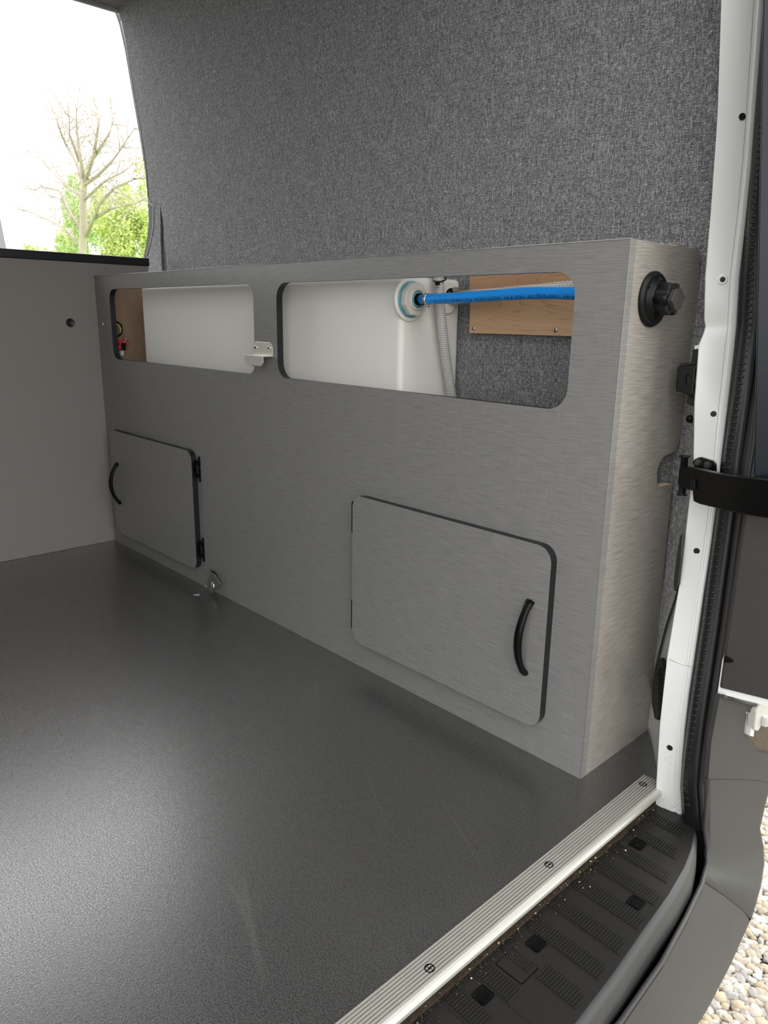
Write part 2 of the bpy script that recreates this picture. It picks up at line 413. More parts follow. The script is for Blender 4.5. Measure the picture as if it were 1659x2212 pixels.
# painted jamb face with a soft roll along its outer edge
rows = []; rows2 = []
for a, b in zip(PL, PR):
    d = b - a; nrm = Vector((d.y, -d.x, 0)).normalized()
    rows.append([a + nrm * .0005, a + d * .02 + nrm * .002, a + d * .40 + nrm * .0022, a + d * .69 + nrm * .0022, a + d * .72 + nrm * .0004, a + d * .78 + nrm * .0004, a + d * .81 + nrm * .0022, a + d * .94 + nrm * .0015, b - nrm * .006])
    rows2.append([a + Vector((-.002, .012, 0)), a + nrm * .0005])
bm = B(); add_grid(bm, rows2)
for i, j in ((0, 2), (1, 4), (3, 5), (4, 6), (5, 7), (6, 9)): add_grid(bm, [q_[i:j] for q_ in rows])
pil = struct('trim_8', bm, M['white'])
# holes and marks in the jamb
def jamb_pt(u, v, lift=.0026):
    a = col_at(lerp_tab(TL, v), v, 0); b = col_at(lerp_tab(TR, v), v, .045); d = b - a
    n_ = Vector((d.y, -d.x, 0)).normalized(); return onp(u, v, a + n_ * lift, n_), n_
for (u, v, r) in ((1603, 252, .0052), (1541, 894, .0048), (1505, 1190, .0052), (1447, 1615, .0052), (1561, 604, .0042)):
    c, n_ = jamb_pt(u, v); bm = B(); add_lathe(bm, c - n_ * .001, n_, [(r * (2.1 if u == 1561 else 1.12), 0), (r * (2.0 if u == 1561 else 1.1), .0013), (r, .0014), (r * .95, .0010)], 18)
    h = obj('hole_rim', bm, M['white'], pil)
    bm = B(); add_lathe(bm, c, n_, [(r, 0), (r, .0007)], 18); obj('hole', bm, M['edge'], pil)
# faint weld seam across the jamb
a, n_ = jamb_pt(1447, 1424, .002); b, _ = jamb_pt(1500, 1440, .002)
bm = B(); add_tube(bm, [a, a.lerp(b, .5) + Vector((0, 0, -.002)), b], .0014, 6); obj('weld_seam', bm, M['white'], pil)
# fabric return between wall lining and jamb, then painted inner face below
def crease(z):
    x = 2.003
    for (xa, za), (xb, zb) in zip(xc, xc[1:]):
        if za <= z <= zb: x = xa + (xb - xa) * (z - za) / (zb - za)
    return Vector((x, .262, z))
rowsF = []; rowsA = []
for P in PL:
    c = crease(max(0, P.z))
    c.z = max(P.z, -.0)
    a = P + Vector((-.003, .010, 0)) if P.z > 0 else Vector((2.118, .098, P.z))
    m1 = c.lerp(a, .3) + Vector((.004, 0, 0)); m2 = c.lerp(a, .7) + Vector((.004, .0, 0))
    if P.z > .80:
        c_ = c + Vector((0, 0, 0)); m1 = c + Vector((.008, -.009, 0)); m2 = c + Vector((.022, -.006, 0)); a = a + Vector((.002, .006, 0))
    if P.z > .36: rowsF.append([c, m1, m2, a])
    if P.z < .45: rowsA.append([c + Vector((.003, .002, 0)), c.lerp(a, .3) + Vector((.006, .003, 0)), c.lerp(a, .7) + Vector((.006, .003, 0)), a + Vector((.001, .001, 0))])
zc = rowsF[-1]
low = []
for k, (zL, f) in enumerate(((.33, .80), (.28, .62), (.22, .42), (.16, .24), (.10, .10), (.05, .02))):
    i = min(range(len(PL)), key=lambda j: abs(PL[j].z - zL)); P = PL[i] + Vector((-.003, .010, 0)); P.z = zL
    c = crease(zL); e = c.lerp(P, f)
    low.append([c, c.lerp(e, .33) + Vector((.004, 0, 0)), c.lerp(e, .67) + Vector((.004, 0, 0)), e])
bm = B(); add_grid(bm, rowsF + low); struct('trim_9', bm, M['fabric'])
bm = B(); add_grid(bm, rowsA + [[Vector((2.003, .262, -.02)), Vector((2.04, .22, -.02)), Vector((2.09, .16, -.02)), Vector((2.118, .10, -.02))]]); struct('trim_10', bm, M['white'])
# black slotted vent low on the inner face
g0 = Vector((2.045, .203, .0)); gd = Vector((.085, -.118, 0)).normalized(); gn = Vector((-gd.y * -1, gd.x, 0)); gn = Vector((gd.y, -gd.x, 0))
vent = thing('body_vent', (2.06, .185, .1), 'black oval slotted plastic vent low on the inner side of the white pillar', 'vent')
def gp(u, v, o=0): return onp(u, v, g0 + gn * (.006 + o), gn)
vo_ = [(1437, 1421), (1441, 1450), (1440, 1490), (1432, 1540), (1427, 1556), (1421, 1554), (1414, 1520), (1415, 1480), (1423, 1440), (1431, 1422)]
bm = B(); add_plate(bm, [gp(*q) for q in vo_], [], gn * .006); obj('frame', bm, M['black'], vent, bevel=.002)
for k in range(8):
    v = 1448 + k * 11
    bm = B(); add_tube(bm, [gp(1419, v + 8, .009), gp(1429, v - 6, .009)], .0014, 5); obj('slat', bm, M['blackm'], vent)
# ---- rubber seal and outer channel
seal = thing('door_seal', (2.19, .07, 0), 'black ribbed rubber door seal running down beside the white pillar', 'seal')
SV = [-60, 0, 125, 250, 375, 500, 600, 700, 780, 850, 915, 980, 1040, 1100, 1180, 1270, 1350, 1425, 1500, 1570, 1640, 1700, 1750, 1795]
sa = topext([col_at(lerp_tab(TR, v), v, .045) for v in SV]); sb = topext([col_at(lerp_tab(TS, v), v, .082) for v in SV])
sc_ = topext([col_at(lerp_tab(TO, v), v, .10) for v in SV])
def dense(pts, n=6):
    out = []
    for a, b in zip(pts, pts[1:]):
        for k in range(n): out.append(a.lerp(b, k / n))
    return out + [pts[-1]]
rows = []
for a, b in zip(sa, sb):
    d = b - a; nr = Vector((d.y, -d.x, 0)).normalized()
    rows.append([a - nr * .004, a + nr * .003, a + d * .12 + nr * .007, a + d * .30 + nr * .006, a + d * .36 + nr * .011, a + d * .6 + nr * .013, a + d * .82 + nr * .010, a + d * .88 + nr * .006, b + nr * .005, b - nr * .002])
bm = B(); add_grid(bm, rows); obj('seal_body', bm, M['seal'], seal)
bm = B()
dv = dense(list(range(len(sa))) and [Vector((v, 0, 0)) for v in SV], 1)
v = 150
while v < 1740:
    a = col_at(lerp_tab(TR, v), v, .045); b = col_at(lerp_tab(TS, v), v, .082); d = b - a; nr = Vector((d.y, -d.x, 0)).normalized()
    add_tube(bm, [a + d * .37 + nr * .0095, a + d * .6 + nr * .0122, a + d * .81 + nr * .0092], .0022, 6)
    v += 13 + random.random() * 2
obj('seal_rib', bm, M['seal'], seal)['kind'] = 'stuff'
bm = B(); rows = []
for a, b in zip(sb, sc_):
    d = b - a; nr = Vector((d.y, -d.x, 0)).normalized()
    rows.append([a - d.normalized() * .020 - nr * .014, a - nr * .010, a + d * .25 - nr * .010, a + d * .3 + nr * .003, a + d * .75 + nr * .004, a + d * .8 - nr * .004, b - nr * .006])
add_grid(bm, rows)
back = []
for s_, a, b in zip(sa, sb, sc_):
    if b.z < .2: continue
    d = (b - a).normalized(); nr = Vector((d.y, -d.x, 0)).normalized(); back.append([b - nr * .006, b - nr * .012 + d * .012, b - nr * .07 + d * .035, s_ - nr * .06, s_ - nr * .006])
add_grid(bm, back)
struct('trim_11', bm, M['trim'])
ribp = [p for p in sc_[:-2]] + [Vector((2.221, .066, -.02)), Vector((2.228, .072, -.06)), Vector((2.236, .060, -.082))] + [Z(u, v, -.085) for u, v in ((1515, 1912), (1481, 1984), (1429, 2080), (1339, 2209), (1230, 2330), (1050, 2520))]
bm = B(); add_tube(bm, ribp, .0042, 8); struct('trim_12', bm, M['bump'])

# ================================================================== CABINET
cab = thing('bench_cabinet', (1.0, .12, 0), 'long grey laminate bench cabinet with two cut-out openings and two lower doors', 'cabinet')
def P2(pts, y): return [(a, y, b) for a, b in pts]
bm = B()
add_plate(bm, [(0.0, 0, 0), (L, 0, 0), (L, 0, HC), (0.0, 0, HC)],
          [P2(rrect(.111, .676, .973, .905, .035), 0), P2(rrect(1.074, .676, 1.921, .905, .038), 0),
           P2(rrect(.10, .09, .60, .39, .02), 0), P2(rrect(1.42, .11, 1.90, .39, .02), 0)], (0, TH, 0), 0, 0, 1)
obj('front_panel', bm, [M['lam'], M['edge']], cab)
bm = B()  # end panel with two notches at its back edge
endp = [(TH, 0), (.252, 0), (.251, .136), (.247, .289), (.238, .50), (.236, .530), (.186, .532), (.176, .540), (.169, .561), (.176, .578), (.190, .588), (.236, .593), (.250, .62), (.262, .700), (.212, .702), (.206, .712), (.206, .742), (.212, .752), (.258, .755), (.257, .85), (.240, .948), (.240, HC), (TH, HC)]
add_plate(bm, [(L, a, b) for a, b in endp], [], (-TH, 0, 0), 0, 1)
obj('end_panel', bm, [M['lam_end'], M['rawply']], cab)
bm = B(); add_tube(bm, [(L + .0002, -.0002, .001), (L + .0002, -.0002, HC)], .0005, 6); obj('corner_edging', bm, M['edgepale'], cab)
bm = B(); add_tube(bm, [(.0, -.0002, HC), (L, -.0002, HC)], .0010, 6); obj('top_glint_bead', bm, M['lam'], cab)  # added bead that catches sky light as a highlight along the top edge
bm = B()
for k in range(9): add_box(bm, (L - .006 - .01 * random.random(), .10 + k * .006 + random.random() * .004, HC - .001), (L - .0005, .104 + k * .006 + random.random() * .004, HC + .0018 * random.random()))
obj('chipped_edge', bm, M['rawply'], cab)
bm = B(); add_box(bm, (.0005, TH, 0.001), (.012, .255, HC - .002)); obj('side_panel', bm, M['woodp'], cab)
bm = B(); add_box(bm, (.013, TH, .385), (L - TH, .255, .40)); obj('shelf', bm, M['wood'], cab)

def handle(parent, p0, p1, bulge=.030, lean=0.0):
    """arched pull with flattened flared ends"""
    bm = B(); p0 = Vector(p0); p1 = Vector(p1); n = 18; pts = []; rs = []
    for i in range(n + 1):
        t = i / n; s = math.sin(math.pi * t)
        pts.append(p0.lerp(p1, t) + Vector((0, -bulge * (s ** .75) if s > 0 else 0, 0))); rs.append(.0054 + .0016 * s + (.0022 if i in (0, n) else (.001 if i in (1, n - 1) else 0)))
    add_tube(bm, pts, rs, 12, flat=(1.25, .9)); return obj('handle', bm, M['blackm'], parent)
def hinge(parent, xe, zc, side, y0=-.018):
    """small surface hinge; leaf on the door's edge and leaf on the cabinet front"""
    bm = B(); s = side
    hgt = .036
    prof = [(xe + s * .012, zc - hgt), (xe + s * .0165, zc - hgt - .004), (xe + s * .021, zc - hgt), (xe + s * .021, zc + hgt), (xe + s * .0165, zc + hgt + .004), (xe + s * .012, zc + hgt)]
    add_plate(bm, P2(prof, -.0035), [], (0, .0034, 0))
    for dz in (-.026, .026): add_lathe(bm, (xe + s * .0165, -.0035, zc + dz), (0, -1, 0), [(.0028, 0), (.0022, .0015)], 10)
    for dz in (-.020, .020): add_box(bm, (min(xe, xe + s * .013), -.008, zc + dz - .006), (max(xe, xe + s * .013), -.003, zc + dz + .006))
    for z0 in (zc,): add_box(bm, (min(xe, xe + s * .002), -.016, z0 - .024), (max(xe, xe + s * .002), -.0035, z0 + .024))
    add_tube(bm, [(xe + s * .0065, -.006, zc - .024), (xe + s * .0065, -.006, zc + .024)], .003, 8)
    for dz in (-.016, .016): add_lathe(bm, (xe + s * .002, -.010, zc + dz), (s, 0, 0), [(.0026, 0), (.002, .0016)], 10)
    return obj('hinge', bm, M['blackm'], parent, bevel=.0006)
def cab_door(x0, z0, x1, z1, label):
    bm = B(); add_plate(bm, P2(rrect(x0, z0, x1, z1, .030), -.0185), [], (0, TH, 0), 0, 1)
    o = obj('door', bm, [M['lam'], M['edge']], cab); o['label'] = label; return o
dn_ = cab_door(1.384, .071, 1.927, .433, 'larger cabinet door near the corner with black arched handle at its right')
handle(dn_, (1.889, -.019, .322), (1.886, -.019, .176))
hinge(dn_, 1.384, .372, -1); hinge(dn_, 1.384, .128, -1)
df_ = cab_door(.066, .055, .645, .430, 'far cabinet door near the partition with hinges on its right edge')
h0 = Y(259, 1003, -.019); h1 = Y(263, 1088, -.019)
handle(df_, (.118, -.019, h0.z), (.116, -.019, h1.z))
hinge(df_, .645, .376, 1); hinge(df_, .645, .122, 1)

# metal angle bracket between the two openings
br = thing('angle_bracket', (1.015, 0, .74), 'small nickel stepped catch bracket screwed between the two openings', 'bracket')
bm = B()
x0, x1 = .972, 1.056
add_plate(bm, P2([(x0, .729), (x1, .729), (x1, .750), (x1 - .006, .759), (x1 - .014, .762), (x0 + .008, .762), (x0, .755)], -.0005), [], (0, -.002, 0))
add_box(bm, (x0, -.032, .727), (x1, -.0005, .7292))
add_plate(bm, P2([(x0, .7292), (x1, .7292), (x1, .712), (x1 - .010, .704), (x0 + .01, .704), (x0, .712)], -.030), [], (0, -.002, 0))
obj('plate', bm, M['steelb'], br, bevel=.0006)
for sx_ in (x0 + .012, x1 - .012): screw((sx_, -.0025, .748), (0, -1, 0), .0058, br)
bm = B(); add_lathe(bm, (x0 + .02, -.018, .700), (0, 0, 1), [(.001, 0), (.006, .003), (.006, .027)], 12); obj('pin', bm, M['steel'], br)

# screw head at far left of front
s1 = screw((.042, -.0002, .791), (0, -1, 0), .0085, None); s1.name = 'cabinet_screw'
tag(s1, 'lone bright screw head left of the smaller opening', 'screw')

# snap strap near the floor
st = thing('snap_strap', (.715, -.006, .03), 'small grey leatherette tab with silver snap near the floor by the far door', 'strap')
bm = B()
add_plate(bm, [Y(u, v, -.022) for u, v in ((455, 1237), (462, 1240), (475, 1262), (456, 1282), (452, 1278), (446, 1262))], [], (.001, .003, 0)); obj('tab', bm, M['felt'], st, bevel=.0008)
bm = B(); c = Y(459, 1265, -.0225); add_lathe(bm, c, (0, -1, .15), [(.0115, 0), (.0115, .0014), (.0075, .004), (.0001, .005)], 18); obj('snap', bm, M['steel'], st)
bm = B(); add_tube(bm, [Y(458, 1234, -.003), Y(464, 1238, -.016), Y(468, 1248, -.017), Y(466, 1257, -.010), Y(462, 1262, -.003)], .0028, 8); obj('loop', bm, M['black'], st)
bm = B(); c = Y(458, 1232, -.001); add_box(bm, (c.x - .010, -.004, c.z - .004), (c.x + .008, -.0002, c.z + .004)); obj('anchor_tape', bm, M['felt'], st, bevel=.001)

# water inlet cap on the end panel
ic = thing('water_inlet_cap', (L, .084, .862), 'black round water inlet with lobed screw cap on the cabinet end panel', 'inlet')
cy, cz = .084, .862
bm = B(); add_lathe(bm, (L, cy, cz), (1, 0, 0), [(.0445, .0002), (.0445, .004), (.042, .0075), (.037, .0085), (.035, .0065), (.030, .0065), (.029, .012), (.0265, .012), (.0265, .016), (.024, .016)], 44)
obj('flange', bm, M['black'], ic)
bm = B(); ring = []
N = 72
for (h, r0, am) in ((.014, .0225, .0), (.016, .0245, .0030), (.034, .0245, .0042), (.038, .0225, .0042)):
    ring.append([bm.verts.new((L + h, cy + math.cos(2 * math.pi * k / N) * (r0 + am * math.cos(6 * 2 * math.pi * k / N)), cz + math.sin(2 * math.pi * k / N) * (r0 + am * math.cos(6 * 2 * math.pi * k / N)))) for k in range(N)])
for a, c in zip(ring, ring[1:]):
    for k in range(N): bm.faces.new((a[k], a[(k + 1) % N], c[(k + 1) % N], c[k])).smooth = True
bm.faces.new(ring[0]); bm.faces.new(ring[-1]); obj('cap', bm, M['black'], ic)
bm = B(); hx = []
for k in range(6):
    a = math.radians(60 * k + 8); rr = .0225 if k % 3 == 0 else .019
    hx.append((L + .0375, cy + rr * math.cos(a), cz + rr * math.sin(a)))
add_plate(bm, hx, [], (.009, 0, 0)); obj('grip', bm, M['trim'], ic, bevel=.0015)
for u, v in ((1400, 618), (1409, 688)):
    p = X(u, v, L + .0065); screw((L + .0065, p.y, p.z), (1, 0, 0), .0042, ic, mat=M['black'])
def text_mesh(body, size, depth=0.0):
    cu = bpy.data.curves.new('t', 'FONT'); cu.body = body; cu.size = size; cu.extrude = depth; cu.resolution_u = 2
    o = bpy.data.objects.new('t', cu); COL.objects.link(o)
    dg = bpy.context.evaluated_depsgraph_get(); me = bpy.data.meshes.new_from_object(o.evaluated_get(dg))
    bpy.data.objects.remove(o); bpy.data.curves.remove(cu); return me
def text_obj(name, body, size, mat4, mat, parent, depth=.0004):
    me = text_mesh(body, size, depth); me.transform(mat4); me.materials.append(mat)
    o = bpy.data.objects.new(name, me); COL.objects.link(o); adopt(o, parent); return o
# raised letters on the upper part of the flange
rot = Matrix(((0, 0, 1, L + .0072), (1, 0, 0, cy + .004), (0, 1, 0, cz + .0300), (0, 0, 0, 1)))
text_obj('raised_lettering', 'JRR', .0085, rot, M['trim'], ic, .0004)

# ================================================================== WATER TANK AND PLUMBING
tank = thing('water_tank', (.85, .15, .40), 'milky white plastic water tank inside the cabinet seen through both openings', 'tank')
bm = B(); add_box(bm, (.222, .060, .4005), (1.452, .252, .914)); o = obj('tank_body', bm, M['tank'], tank, bevel=.012); o.modifiers['bevel'].segments = 4
for p in o.data.polygons: p.use_smooth = False
TX = 1.452
c = X(892, 647, TX + .01); c.x = TX
bm = B(); add_lathe(bm, c, (1, 0, 0), [(.047, -.001), (.047, .003), (.044, .0045), (.040, .003)], 36); obj('boss_ring', bm, M['tank'], tank)
bm = B(); add_lathe(bm, c + Vector((0, 0, 0)), (1, 0, 0), [(.0385, .002), (.0385, .006), (.036, .007)], 30); obj('sealant', bm, M['teal'], tank)
bm = B(); hx = []
for k in range(8): a = math.radians(45 * k + 18); hx.append((TX + .007, c.y + .037 * math.cos(a), c.z + .037 * math.sin(a)))
add_plate(bm, hx, [circ3 for circ3 in [[(TX + .007, a, b) for a, b in circ(c.y, c.z, .021, 20)]]], (.016, 0, 0)); obj('bulkhead_nut', bm, M['nut'], tank, bevel=.003)
bm = B(); add_lathe(bm, c, (1, 0, 0), [(.0225, .006), (.0225, .027), (.0185, .027), (.0185, .022)], 30); obj('threaded_collar', bm, M['nut'], tank)
bm = B(); add_lathe(bm, c, (1, 0, 0), [(.0182, .02), (.0182, .0245), (.012, .026)], 24); obj('sealant_ring', bm, M['teal'], tank)
bm = B(); add_lathe(bm, c, (1, 0, 0), [(.013, .02), (.013, .034), (.010, .036)], 20); obj('adapter', bm, M['blackm'], tank)
c2 = X(985, 622, TX + .003)
bm = B(); add_lathe(bm, (TX, .205, .872), (1, 0, 0), [(.036, -.001), (.036, .003), (.033, .004)], 30); obj('boss_ring', bm, M['tank'], tank)
bm = B(); add_lathe(bm, (TX, .212, .877), (1, 0, 0), [(.017, .002), (.017, .010), (.013, .010), (.013, .03)], 20); obj('rear_adapter', bm, M['blackm'], tank)
# blue hose to the inlet
bh = thing('blue_hose', (1.7, .084, .86), 'bright blue water hose with dark printing running from the tank nut to the right', 'hose')
a = Vector((TX + .030, c.y, c.z)); bpts = []
for i in range(25):
    t = i / 24; bpts.append(Vector((a.x + (1.992 - a.x) * t, a.y + (.084 - a.y) * t, a.z + (.862 - a.z) * t + .010 * math.sin(math.pi * t) - .003 * math.sin(2 * math.pi * t))))
HR = .0108
bm = B(); add_tube(bm, bpts, HR, 24); obj('tube', bm, M['blue'], bh)
me = text_mesh('100PSI@180F  1/2 NSF-61  100PSI@73F  NSF-PW  ASTM F876  POTABLE 1/2 CTS', .0098)
xs = [v.co.x for v in me.vertices]; tw = max(xs) or 1
def hose_at(s):
    s = max(0, min(.9999, s)) * 24; i = int(s); return bpts[i].lerp(bpts[i + 1], s - i)
bm = B(); bm.from_mesh(me); bpy.data.meshes.remove(me)
bmesh.ops.subdivide_edges(bm, edges=[e for e in bm.edges if e.calc_length() > .004], cuts=1)
for v in bm.verts:   # printed upside down along the lower front of the hose
    s = 1 - (v.co.x / tw) * .90; pc = hose_at(s); ang = math.radians(-30) - (v.co.y - .0035) / HR
    ang = math.radians(-38) + (-(v.co.y - .0035)) / HR
    R_ = HR + .00025
    v.co = pc + Vector((0, -math.cos(ang) * R_, math.sin(ang) * R_))
o = obj('printed_text', bm, M['ink'], bh); o['kind'] = 'stuff'
bm = B(); p = bpts[1]; add_lathe(bm, p - Vector((.004, 0, 0)), (1, 0, 0), [(.0108, 0), (.0122, 0), (.0122, .009), (.0108, .009)], 24)
add_tube(bm, [p + Vector((-.004, -.006, -.0125)), p + Vector((.014, -.008, -.0135))], .0035, 8)
cl = obj('hose_clamp', bm, M['steel'], None); tag(cl, 'narrow steel clamp on the blue hose at the tank nut', 'clamp')
# clear braided hoses
vp = [X(u, v, 1.478) for u, v in ((948, 560), (948, 600), (949, 640), (953, 690), (960, 750), (968, 805), (976, 860), (985, 930), (992, 1000))]
bm = B(); add_tube(bm, vp, .0112, 18); o = obj('vent_hose', bm, M['braid']); tag(o, 'clear braided hose hanging down the side of the white tank', 'hose')
bm = B(); hp = [Vector((TX + .02, .212, .877)), Vector((1.55, .212, .880)), Vector((1.65, .20, .884)), Vector((1.78, .175, .889)), Vector((1.90, .15, .895)), Vector((1.99, .14, .90))]
add_tube(bm, hp, .011, 18); o = obj('supply_hose', bm, M['braid']); tag(o, 'clear braided hose passing behind the blue hose towards the right', 'hose')
bm = B(); add_lathe(bm, (TX + .022, .212, .877), (1, 0, 0), [(.0125, 0), (.0140, 0), (.0140, .010), (.0125, .010)], 20)
add_box(bm, (TX + .024, .196, .886), (TX + .034, .206, .895)); o = obj('hose_clamp', bm, M['steel']); tag(o, 'steel clamp on the rear clear hose at the back of the tank', 'clamp')
zt = thing('cable_tie', (vp[1].x, vp[1].y, vp[1].z), 'black cable tie looped round the hanging clear hose near its top', 'cable tie')
bm = B(); cc = X(950, 604, 1.478); rp2 = []
for k in range(21):
    a = 2 * math.pi * k / 20; rp2.append(cc + Vector((.014 * math.cos(a), .014 * math.sin(a), .005 * math.sin(a) - .002 * math.cos(a))))
add_tube(bm, rp2, .0016, 6, caps=False); obj('band', bm, M['blackm'], zt)
bm = B(); q = X(945, 612, 1.490); add_box(bm, (q.x - .004, q.y - .004, q.z - .004), (q.x + .004, q.y + .004, q.z + .004)); obj('head', bm, M['blackm'], zt, bevel=.001)

# wooden cleats on the wall
bd = thing('plywood_board', (1.74, .25, .795), 'pale maple plywood board screwed to the wall behind the blue hose', 'board')
bm = B(); add_box(bm, (1.487, .246, .795), (1.992, .2605, .938)); obj('board', bm, M['wood'], bd, bevel=.001)
for u, v in ((1023, 710), (1200, 713)):
    p = Y(u, v, .246); screw((p.x, .2458, p.z), (0, -1, 0), .0052, bd)
bm = B(); add_box(bm, (1.497, .228, .886), (1.990, .2455, .945)); o = obj('plywood_cleat', bm, M['woodd'], None, bevel=.001)
tag(o, 'darker plywood cleat above the pale board under the cabinet top edge', 'board')

# wiring at the far left of the small opening
wr = thing('wire_bundle', (.04, .03, .70), 'red and black wires with red connectors in front of pale plywood in the small opening', 'wires')
def wire(pts, r, m, nm='wire'):
    bm = B(); add_tube(bm, pts, r, 8); return obj(nm, bm, m, wr)
def WP(u, v, x=.06): return X(u, v, x)
wire([WP(246, 694), WP(254, 696), WP(262, 703), WP(264, 713), WP(261, 722), WP(254, 727), WP(247, 727)], .0034, M['blackm'])
wire([WP(247, 700, .066), WP(256, 702, .066), WP(261, 710, .066), WP(260, 719, .066)], .0026, M['yel'])
wire([WP(245, 690, .058), WP(253, 697, .058), WP(252, 706, .058)], .004, M['red'])
wire([WP(257, 745, .07), WP(262, 738, .07), WP(270, 732, .07)], .003, M['red'])
wire([WP(266, 742, .05), WP(270, 738, .05), WP(271, 731, .05)], .003, M['steel'])
for (u0, v0, u1, v1, m) in ((251, 733, 259, 755, 'red'), (260, 741, 268, 756, 'blackm'), (268, 735, 274, 746, 'red'), (256, 757, 264, 768, 'nut')):
    a, b = WP(u0, v0, .045), WP(u1, v1, .045); bm = B()
    add_box(bm, (.04, min(a.y, b.y), min(a.z, b.z)), (.062, max(a.y, b.y), max(a.z, b.z))); obj('connector', bm, M[m], wr, bevel=.002)

# ================================================================== PARTITION
pt = thing('partition_panel', (-.015, -.5, 0), 'tall plain taupe partition at left with a black capped top edge', 'partition')
bm = B(); add_box(bm, (-.028, -1.42, .0005), (-.0006, .203, .993)); obj('panel', bm, M['part'], pt, bevel=.001)
bm = B(); add_box(bm, (-.034, -1.42, .9935), (.004, .206, 1.021)); obj('cap_rail', bm, M['edge'], pt, bevel=.003)
bm = B(); add_lathe(bm, (-.0005, -.095, .794), (1, 0, 0), [(.0145, 0), (.0145, .002), (.012, .0035), (.011, .0022), (.0005, .0022)], 24)
pl = obj('screw_cover', bm, M['edge'], pt); pl['label'] = 'round black cover plug'

# ================================================================== THRESHOLD STRIP
ts = thing('threshold_strip', (2.11, -.4, 0), 'ribbed aluminium threshold strip along the rear edge of the black floor', 'threshold')
bm = B(); prof = [(2.088, .0005)]
x = 2.0885
for k in range(7):
    prof += [(x, .0034), (x + .0028, .0034), (x + .0033, .0010), (x + .0044, .0010)]; x += .0048
prof += [(2.1225, .0034), (2.1265, .0030), (2.130, .0018), (2.1325, .0000), (2.1342, -.003), (2.1348, -.007), (2.1335, -.010), (2.112, -.010), (2.112, -.0005), (2.09, .0005)]
ends = [.098 - max(0, (px - 2.118)) * 1.4 for px, pz in prof]
va = [bm.verts.new((px, e, pz)) for (px, pz), e in zip(prof, ends)]; vb = [bm.verts.new((px, -1.42, pz)) for px, pz in prof]
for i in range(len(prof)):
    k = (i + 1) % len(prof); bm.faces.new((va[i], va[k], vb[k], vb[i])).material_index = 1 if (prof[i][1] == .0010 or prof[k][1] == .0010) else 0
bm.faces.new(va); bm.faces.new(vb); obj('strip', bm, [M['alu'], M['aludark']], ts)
for u, v in ((1389, 1694), (1186, 1868), (928, 2092)):
    p = Z(u, v, .003)
    bm = B(); add_lathe(bm, (p.x, p.y, .0020), (0, 0, 1), [(.0072, 0), (.0072, .0016), (.0062, .0020), (.005, .0010), (.0006, .0010)], 18)
    for a in range(2):
        mm = Matrix.Translation((p.x, p.y, 0)) @ Matrix.Rotation(a * math.pi / 2 + .5, 4, 'Z'); add_box(bm, (-.0035, -.0006, .0029), (.0035, .0006, .0035), 0, mm)
    obj('screw', bm, [M['blackm'], M['steel']], ts)
for k in range(2):
    p = Vector((2.108, -.80 - .28 * k, 0)); bm = B(); add_lathe(bm, (p.x, p.y, .0020), (0, 0, 1), [(.0072, 0), (.0072, .0016), (.0062, .0020), (.005, .0010), (.0006, .0010)], 18); obj('screw', bm, M['blackm'], ts)

# ================================================================== REAR STEP
sp = thing('rear_step', (2.19, -.3, -.06), 'black plastic rear step with ribbed tread pads and square clips below the aluminium strip', 'step')
oe = [(2.124, .108), (2.160, .108), (2.186, .096), (2.203, .070), (2.220, .021), (2.232, -.029), (2.243, -.106), (2.250, -.195), (2.260, -.303), (2.266, -.407), (2.268, -.6), (2.268, -1.42)]
bm = B(); add_plate(bm, [(x, y, -.040) for x, y in [(2.116, -1.42), (2.116, .097)] + oe], [[(a, b, -.04) for a, b in rrect(2.140 , -.410, 2.186, -.370, .002, 2)]], (0, 0, -.004)); obj('step_plate', bm, M['step'], sp)
bm = B()
rows = []
for i, (x, y) in enumerate(oe):
    j0, j1 = max(0, i - 1), min(len(oe) - 1, i + 1); t = Vector((oe[j1][0] - oe[j0][0], oe[j1][1] - oe[j0][1], 0)).normalized(); nn = Vector((-t.y, t.x, 0))
    if nn.x < 0 and i > 2: nn = -nn
    p = Vector((x, y, -.04))
    k = min(1, max(.15, (i - 1) / 4))
    rows.append([p, p + nn * .004 * k + Vector((0, 0, -.001)), p + nn * .011 * k + Vector((0, 0, -.010)), p + nn * .015 * k + Vector((0, 0, -.028)), p + nn * .017 * k + Vector((0, 0, -.060)), p + Vector((-.01, 0, -.075))])
add_grid(bm, rows[0:]); obj('step_nose', bm, M['bump'], sp)
bands = [(.064, .035, 2.122, 2.194), (.004, -.024, 2.124, 2.214), (-.058, -.086, 2.127, 2.231), (-.115, -.146, 2.129, 2.240), (-.174, -.208, 2.130, 2.246), (-.237, -.268, 2.132, 2.250), (-.297, -.327, 2.132, 2.254), (-.356, -.388, 2.131, 2.257)]
y = -.416
while y > -1.4: bands.append((y, y - .031, 2.133, 2.259)); y -= .0605
clips = [(2.153, -.036), (2.217, -.161), (2.159, -.339), (2.161, -.461)]
